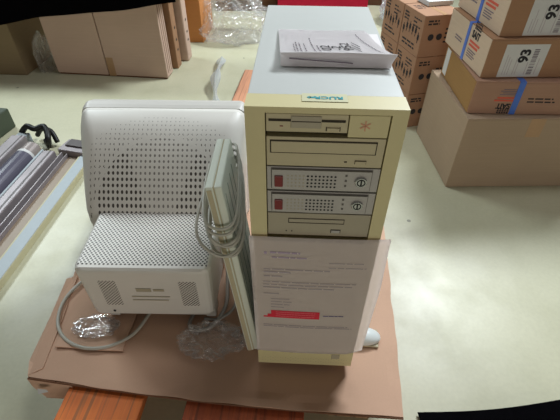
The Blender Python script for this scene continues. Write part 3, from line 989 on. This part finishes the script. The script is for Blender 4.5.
# ------------------------------------------------------------------ right hand cartons
def carton(name, label, loc, yaw, w, d, h, mat, group=None, tape=True, front_mat=None):
    t = thing(name, label, 'carton', loc, yaw, group)
    obj('body', box(0, w, 0, d, 0, h - 0.004, bev=0.003), mat, t)
    b = bmesh.new()
    add_box(b, 0.001, w - 0.001, 0.001, d / 2 - 0.001, h - 0.0045, h, bev=0.0015)
    add_box(b, 0.001, w - 0.001, d / 2 + 0.001, d - 0.001, h - 0.0045, h, bev=0.0015)
    obj('top_flaps', b, mat, t)
    return t


def sait_print(t, F, u, v, s, flip=False):
    """emblem, brand word, red lines and small print, u/v is the lower left of the block, s its scale"""
    k = -1 if flip else 1
    ang = math.pi if flip else 0
    b = bmesh.new()
    F.text(b, 'SAIT', u + k * 0.036 * s, v + k * 0.078 * s, 0.034 * s, ang, sx=0.95, bold=0.0012 * s)
    for i in range(5):
        for j in range(3):
            cx, cy = u + k * (0.012 + i * 0.011) * s, v + k * (0.097 + j * 0.009) * s
            F.quad(b, cx, cx + 0.008 * s, cy, cy + 0.0065 * s, 0.001)
    obj('brand_print', b, 'ink_dark', t)
    b = bmesh.new()
    for j in range(2):
        u0, u1 = sorted((u, u + k * (0.085 - 0.01 * j) * s)); v0, v1 = sorted((v + k * (0.048 - 0.013 * j) * s, v + k * (0.056 - 0.013 * j) * s))
        F.quad(b, u0, u1, v0, v1, 0.001)
    obj('red_print', b, 'ink_red', t)
    b = bmesh.new()
    for j in range(4):
        e = (0.07 - 0.012 * (j % 2)) * s
        u0, u1 = sorted((u, u + k * e)); v0, v1 = sorted((v + k * (0.022 - 0.008 * j) * s, v + k * (0.0255 - 0.008 * j) * s))
        F.quad(b, u0, u1, v0, v1, 0.001)
    obj('small_print_lines', b, 'ink', t)


big = carton('carton', 'largest plain brown carton at right, on the floor at the bottom of the stack', (0.680, 1.337, 0), R(1.5), 0.62, 0.445, 0.312, 'card_big')
bF = Face((0, 0, 0), (1, 0, 0), (0, 0, 1)); bF.n = Vector((0, -1, 0))
b = bmesh.new(); bF.quad(b, 0.235, 0.29, 0.235, 0.311, 0.0008); obj('tape', b, 'tape', big)

# brown carton with the inverted print
c2 = carton('carton', 'reddish brown carton with upside down print, resting directly on the largest carton', (0.688, 1.380, 0.3125), R(-1.5), 0.52, 0.365, 0.1235, 'card_rose')
b = bmesh.new(); add_box(b, -0.0012, 0.0005, 0.004, 0.361, 0.003, 0.1195); obj('end_panel', b, 'card_ochre', c2)
b = bmesh.new(); add_box(b, -0.0022, 0.0, 0.305, 0.350, 0.012, 0.115); obj('end_label', b, 'label', c2)
cF = Face((0, 0, 0), (1, 0, 0), (0, 0, 1)); cF.n = Vector((0, -1, 0))
sait_print(c2, cF, 0.150, 0.095, 0.80, flip=True)
b = bmesh.new(); cF.lines(b, 0.20, 0.30, 0.064, 2, 0.012, 0.005, ragged=0.1, word=0.02); obj('side_print_lines', b, 'ink_dark', c2)
b = bmesh.new()
cF.quad(b, 0.150, 0.172, 0.0, 0.1235, 0.0016, 0.0012)
add_box(b, 0.150, 0.172, -0.001, 0.366, 0.1232, 0.1243)
obj('strap', b, 'strap', c2)

def label93(t, F, u, v, wd, ht):
    b = bmesh.new(); F.quad(b, u, u + wd, v, v + ht, 0.0010, 0.0008)
    lb = obj('shipping_label', b, 'label', t)
    b = bmesh.new(); F.text(b, '93', u + wd * 0.50, v + ht * 0.66, ht * 0.42, R(90), 0.0014, 1.0, 0.0018); obj('number', b, 'ink_dark', lb)
    b = bmesh.new()
    for j in range(16):
        v0 = v + ht * (0.08 + 0.05 * j)
        F.quad(b, u + wd * 0.68, u + wd * 0.80, v0, v0 + ht * random.choice((0.015, 0.03)), 0.0014)
    obj('barcode', b, 'ink', lb)
    b = bmesh.new()
    for q in (0.10, 0.16, 0.22, 0.34, 0.40, 0.62, 0.86):
        F.quad(b, u + wd * q, u + wd * (q + 0.012), v + ht * 0.08, v + ht * random.uniform(0.45, 0.9), 0.0014)
    obj('fine_print_lines', b, 'ink_faint', lb)

def label_carton(label, loc, yaw, d, h, lu, grp=None):
    t = carton('carton', label, loc, yaw, 0.50, d, h, 'card_brown')
    b = bmesh.new(); add_box(b, -0.0012, 0.0005, 0.003, d - 0.003, 0.003, h - 0.004); obj('end_panel', b, 'card_pale', t)
    E_ = Face((0, d, 0), (0, -1, 0), (0, 0, 1)); E_.o.x = -0.0012; E_.n = Vector((-1, 0, 0))
    sait_print(t, E_, d * 0.585, 0.028, 1.0 * h / 0.135)
    b = bmesh.new(); E_.lines(b, 0.085, 0.155, 0.062, 2, 0.010, 0.005, ragged=0.1, word=0.012); obj('side_print_lines', b, 'ink', t)
    b = bmesh.new()
    E_.quad(b, d * 0.485, d * 0.54, 0.0, h, 0.0018, 0.0014)
    add_box(b, -0.0015, 0.5, d * 0.46, d * 0.515, h - 0.0005, h + 0.0006)
    obj('strap', b, 'strap', t)
    fF = Face((0, 0, 0), (1, 0, 0), (0, 0, 1)); fF.n = Vector((0, -1, 0))
    label93(t, fF, lu, 0.004, 0.150, h - 0.022)
    return t
label_carton('strapped carton with white label 93, second from the top of the right stack', (0.706, 1.404, 0.437), R(2.5), 0.368, 0.1345, 0.055)
label_carton('strapped carton with white label 93, topmost of the right stack', (0.733, 1.422, 0.5725), R(3.5), 0.365, 0.1345, 0.075)

# ------------------------------------------------------------------ small printed cartons behind
def small_carton(label, loc, yaw, mat='card_small'):
    t = thing('printed_carton', label, 'carton', loc, yaw, 'small printed cartons behind the right stack')
    obj('body', box(0, 0.185, 0, 0.185, 0, 0.1745, bev=0.003), mat, t)
    b = bmesh.new(); bb = box(0.083, 0.102, -0.001, 0.186, 0.1738, 0.1750); obj('tape', bb, 'tape', t); b.free()
    fF = Face((0, 0, 0), (1, 0, 0), (0, 0, 1)); fF.n = Vector((0, -1, 0))
    lF = Face((-0.0, 0.185, 0), (0, -1, 0), (0, 0, 1)); lF.n = Vector((-1, 0, 0))
    tF = Face((0, 0, 0.1745), (1, 0, 0), (0, 1, 0))
    b = bmesh.new()
    disc(b, fF, 0.045, 0.085, 0.014, 0.001); disc(b, fF, 0.085, 0.085, 0.014, 0.001)
    obj('round_marks', b, 'ink_dark', t); b = bmesh.new()
    fF.lines(b, 0.02, 0.075, 0.155, 2, 0.012, 0.007, ragged=0.1, word=0.02)
    obj('front_print_lines', b, 'ink_dark', t); b = bmesh.new()
    fF.lines(b, 0.11, 0.16, 0.12, 4, 0.018, 0.008, ragged=0.4, word=0.02)
    obj('front_print_lines', b, 'ink_dark', t); b = bmesh.new()
    for q in range(6):
        u = 0.018 + q * 0.027
        v0 = random.uniform(0.07, 0.095)
        lF.quad(b, u, u + 0.014, v0, v0 + 0.020, 0.001); lF.quad(b, u + 0.004, u + 0.008, v0 - 0.015, v0 + 0.03, 0.001)
    obj('symbol_row', b, 'ink_dark', t); b = bmesh.new()
    lF.lines(b, 0.015, 0.06, 0.155, 3, 0.013, 0.007, ragged=0.3, word=0.02)
    obj('side_print_lines', b, 'ink_dark', t); b = bmesh.new()
    lF.lines(b, 0.10, 0.165, 0.150, 3, 0.015, 0.006, ragged=0.5, word=0.02)
    obj('side_print_lines', b, 'ink_dark', t); b = bmesh.new()
    lF.lines(b, 0.03, 0.15, 0.045, 2, 0.016, 0.007, ragged=0.3, word=0.03)
    obj('side_print_lines', b, 'ink_dark', t); b = bmesh.new()
    tF.lines(b, 0.02, 0.07, 0.15, 3, 0.02, 0.008, ragged=0.3, word=0.02)
    obj('top_print_lines', b, 'ink_dark', t)
    return t
names = ['bottom', 'middle', 'top']
a0 = R(14)
for k in range(3):
    small_carton('small brown carton with black printing, %s of the near pile beside the tower top' % names[k], (0.600, 1.812, 0.1755 * k), a0)
dx, dy = -math.sin(a0) * 0.190, math.cos(a0) * 0.190
for k in range(3):
    small_carton('small brown carton with black printing, %s of the far pile behind the near one' % names[k], (0.600 + dx, 1.812 + dy, 0.1755 * k), a0)
ft = thing('flat_printed_pack', 'flat white and red printed pack lying on top of the small printed cartons', 'pack', (0.645, 1.945, 0.5265), a0)
obj('body', box(0, 0.12, 0, 0.10, 0, 0.02, bev=0.002), 'label', ft)
b = bmesh.new(); tF = Face((0, 0, 0.02), (1, 0, 0), (0, 1, 0)); tF.quad(b, 0.0, 0.12, 0.05, 0.075, 0.0008); obj('red_stripe', b, 'red', ft)

# ------------------------------------------------------------------ background left
fc = thing('carton_bundle', 'wide pinkish brown carton bundle at upper left, nearest of the upright bundles', 'carton bundle', (-1.363, 2.442, 0.0), R(-6.0))
for u0, u1 in ((0.0, 0.322), (0.327, 0.692)):
    obj('panel', box(u0, u1, 0, 0.10, 0.008, 0.47, bev=0.004), 'card_pink', fc)
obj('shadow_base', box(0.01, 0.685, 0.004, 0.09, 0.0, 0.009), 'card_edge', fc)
b = bmesh.new()
Fx = Face((0, 0, 0), (1, 0, 0), (0, 0, 1)); Fx.n = Vector((0, -1, 0))
Fx.quad(b, 0.329, 0.372, 0.005, 0.115, 0.0007)
o = obj('torn_tape', b, 'tape', fc)
b = bmesh.new()
for i in range(5): Fx.n = Vector((0, -1, 0))
Ex = Face((0.692, 0, 0), (0, 1, 0), (0, 0, 1)); Ex.n = Vector((1, 0, 0))
for i in range(3): Ex.quad(b, 0.018 + 0.028 * i, 0.024 + 0.028 * i, 0.03, 0.46, 0.0008)
obj('layer_edges', b, 'card_edge', fc)

f2 = thing('carton_bundle', 'narrow upright carton bundle, middle of the three at upper left', 'carton bundle', (-1.10, 2.575, 0), R(-6))
obj('body', box(0, 0.46, 0, 0.075, 0, 0.46, bev=0.006), 'card_brown', f2)
b = bmesh.new(); Ex = Face((0.46, 0, 0), (0, 1, 0), (0, 0, 1)); Ex.n = Vector((1, 0, 0))
b.free()
for q in (0.10, 0.16, 0.23):
    b = bmesh.new(); Ex.quad(b, 0.03, 0.05, q, q + 0.012, 0.0008); obj('staple', b, 'gap', f2)
f3 = thing('carton_bundle', 'narrow upright carton bundle, farthest of the three at upper left', 'carton bundle', (-1.055, 2.695, 0), R(-6))
obj('body', box(0, 0.46, 0, 0.085, 0, 0.46, bev=0.010), 'card_pink', f3)
b = bmesh.new(); Ex = Face((0.46, 0, 0), (0, 1, 0), (0, 0, 1)); Ex.n = Vector((1, 0, 0))
b.free()
for q in (0.12, 0.17, 0.24):
    b = bmesh.new(); Ex.quad(b, 0.03, 0.05, q, q + 0.012, 0.0008); obj('staple', b, 'gap', f3)

def plain(name, label, cat, loc, yaw, w, d, h, mat):
    t = thing(name, label, cat, loc, yaw)
    obj('body', box(0, w, 0, d, 0, h - 0.004, bev=0.004), mat, t)
    b = bmesh.new(); add_box(b, 0.002, w - 0.002, 0.002, d / 2 - 0.001, h - 0.0045, h); add_box(b, 0.002, w - 0.002, d / 2 + 0.001, d - 0.002, h - 0.0045, h)
    obj('top_flaps', b, mat, t)
    return t
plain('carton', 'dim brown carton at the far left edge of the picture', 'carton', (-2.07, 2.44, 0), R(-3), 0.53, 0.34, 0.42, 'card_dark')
plain('carton', 'orange brown carton behind the upright bundles, beside the clear plastic bag', 'carton', (-0.97, 3.02, 0), R(-4), 0.42, 0.35, 0.42, 'card_orange')
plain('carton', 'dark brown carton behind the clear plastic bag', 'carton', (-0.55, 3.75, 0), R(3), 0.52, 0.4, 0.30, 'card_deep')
plain('red_box', 'red box behind the top rear edge of the tower', 'box', (-0.03, 3.65, 0), R(0), 0.74, 0.35, 0.25, 'red_card')
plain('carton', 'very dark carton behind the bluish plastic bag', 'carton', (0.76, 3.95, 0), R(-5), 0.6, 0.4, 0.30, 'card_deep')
pk_ = thing('plank', 'orange brown wooden plank lying on the floor behind the tower', 'plank', (-0.300, 1.72, 0.0), R(-6))
obj('board', box(0, 0.20, 0, 0.75, 0, 0.022, bev=0.002), 'raw_wood', pk_)
obj('painted_face', box(0.004, 0.196, 0.003, 0.747, 0.0215, 0.024, bev=0.0005), 'plank', pk_)

# added black sheet over the upper left cartons, imitating a dark lens blur
def blur_sheet(x0, x1, n, fn):
    b = bmesh.new(); g = []
    for i in range(n + 1):
        x = x0 + (x1 - x0) * i / n
        g.append([b.verts.new(p) for p in fn(x)])
    for A, B in zip(g, g[1:]):
        for k in range(len(A) - 1):
            b.faces.new((A[k], B[k], B[k + 1], A[k + 1]))
    bmesh.ops.solidify(b, geom=list(b.faces), thickness=0.006)
    return b
def drape(x):
    t = (x + 2.15) / 1.65
    low = 0.235 + 0.205 * max(0, t) ** 1.0 + 0.006 * math.sin(x * 9)
    yf = 2.405 - 0.06 * max(0.0, min(1, (x + 1.5) / 0.9)) + 0.008 * math.sin(x * 13)
    out = []
    for k in range(9):
        s = k / 8
        out.append(Vector((x, yf - 0.012 + 0.010 * math.sin(x * 17 + s * 2) * (1 - s), low + (0.485 - low) * s)))
    for k in range(1, 6):
        out.append(Vector((x, yf + 0.09 * k, 0.490 + 0.004 * math.sin(x * 11 + k))))
    return out
tag(obj('lens_blur_stand_in', blur_sheet(-2.15, -0.55, 60, drape), 'blur_sheet', smooth=True), 'added black sheet over the carton tops, standing in for a dark blur at the lens in the upper left corner', 'blur_sheet')
def lump(x):  # second added sheet, imitates the dark lens blur at lower right
    out = []
    for k in range(10):
        s = k / 9
        y = 0.10 + s * (0.332 + 0.008 * math.sin(x * 9) + 0.09 * (x - 0.36))
        out.append(Vector((x, y, 0.008 + 0.022 * math.sin(math.pi * s) * (1 + 0.4 * math.sin(x * 12 + s * 5)))))
    return out
tag(obj('lens_blur_stand_in', blur_sheet(0.34, 1.0, 40, lump), 'blur_sheet', smooth=True), 'added black sheet on the floor, standing in for a dark blur at the lens in the lower right corner', 'blur_sheet')

# ------------------------------------------------------------------ metal profiles and roller at the left
def along(name, label, cat, x, y0, y1, yaw=R(-3.6)):
    t = thing(name, label, cat, (x, y0, 0), yaw)
    return t, y1 - y0
t, L = along('aluminium_profile', 'pale blue flat aluminium profile on the floor, nearest the monitor', 'metal profile', -0.935, 0.70, 1.53)
obj('bar', box(0, 0.056, 0, L, 0.0, 0.028, bev=0.002), 'alu_rim', t)
obj('upper_face', box(0.009, 0.054, 0.001, L - 0.001, 0.0275, 0.0305, bev=0.001), 'alu', t)
t, L = along('metal_tray', 'dull brown metal tray with bright rails, between the pale profile and the roller', 'metal tray', -1.035, 0.55, 1.52)
obj('plate', box(0.0, 0.085, 0, L, 0.0, 0.016, bev=0.001), 'tan_plate', t)
obj('rail', box(0.012, 0.017, 0, L, 0.016, 0.040, bev=0.001), 'steel_dull', t)
obj('rail', box(0.034, 0.038, 0, L, 0.016, 0.034, bev=0.001), 'steel_dull', t)
obj('slot', box(0.018, 0.033, 0.002, L - 0.002, 0.0155, 0.019), 'steel_dark', t)
t, L = along('steel_profile', 'wide dull grey lilac steel profile next to the dark roller', 'metal profile', -1.105, 0.55, 1.52)
obj('body', box(0, 0.060, 0, L, 0.0, 0.050, bev=0.004), 'steel_dull', t)
obj('lip', box(0.002, 0.010, 0, L, 0.0495, 0.054, bev=0.001), 'alu', t)
obj('groove', box(0.038, 0.046, 0.002, L - 0.002, 0.0495, 0.0508), 'steel_dark', t)
t, L = along('roller', 'dark slate roller with a lighter end, lying beside the grey steel profile', 'roller', -1.155, 0.60, 1.56)
obj('tube', cyl((0, 0, 0.040), (0, L - 0.09, 0.040), 0.040, 40), 'roller', t, smooth=False)
obj('end_ring', cyl((0, L - 0.09, 0.040), (0, L - 0.075, 0.040), 0.0395, 40), 'label', t)
obj('end_cap', cyl((0, L - 0.075, 0.040), (0, L - 0.01, 0.040), 0.036, 40, bev=0.004), 'roller_cap', t)
t, L = along('steel_bar', 'square grey steel bar at the far left, beyond the dark roller', 'metal bar', -1.275, 0.70, 1.62)
obj('body', box(0, 0.065, 0, L, 0.0, 0.065, bev=0.004), 'steel_dull', t)
obj('end_block', box(0.005, 0.060, L - 0.002, L + 0.04, 0.0, 0.055, bev=0.004), 'alu', t)
obj('groove', box(0.046, 0.052, 0.002, L - 0.002, 0.0645, 0.0658), 'steel_dark', t)
t = thing('end_bracket', 'flat grey metal bracket at the end of the profiles, touching the monitor side', 'bracket', (-0.985, 1.535, 0.0), R(-14))
obj('plate', box(0, 0.165, 0, 0.085, 0.0, 0.045, bev=0.003), 'steel_dull', t)
obj('upper_plate', box(0.02, 0.15, 0.03, 0.08, 0.0445, 0.053, bev=0.002), 'steel_dark', t)
b = bmesh.new()
add_tube(b, [(-1.20, 1.665, 0.05), (-1.16, 1.66, 0.085), (-1.12, 1.645, 0.080), (-1.085, 1.66, 0.085), (-1.06, 1.63, 0.07), (-1.05, 1.60, 0.05), (-1.07, 1.62, 0.012), (-1.10, 1.66, 0.010)], 0.013, 8, 6)
add_tube(b, [(-1.15, 1.69, 0.02), (-1.11, 1.68, 0.06), (-1.06, 1.66, 0.06), (-1.03, 1.63, 0.02)], 0.011, 8, 6)
tag(obj('black_cable_bundle', b, 'black', smooth=True), 'short thick black cable bundle at the end of the dark roller', 'cable')
t = thing('green_machine_foot', 'dark green painted metal block at the left edge above the bars', 'machine part', (-1.475, 1.63, 0), R(-10))
obj('body', box(0, 0.13, 0, 0.20, 0.0, 0.10, bev=0.006), 'dark_green', t)
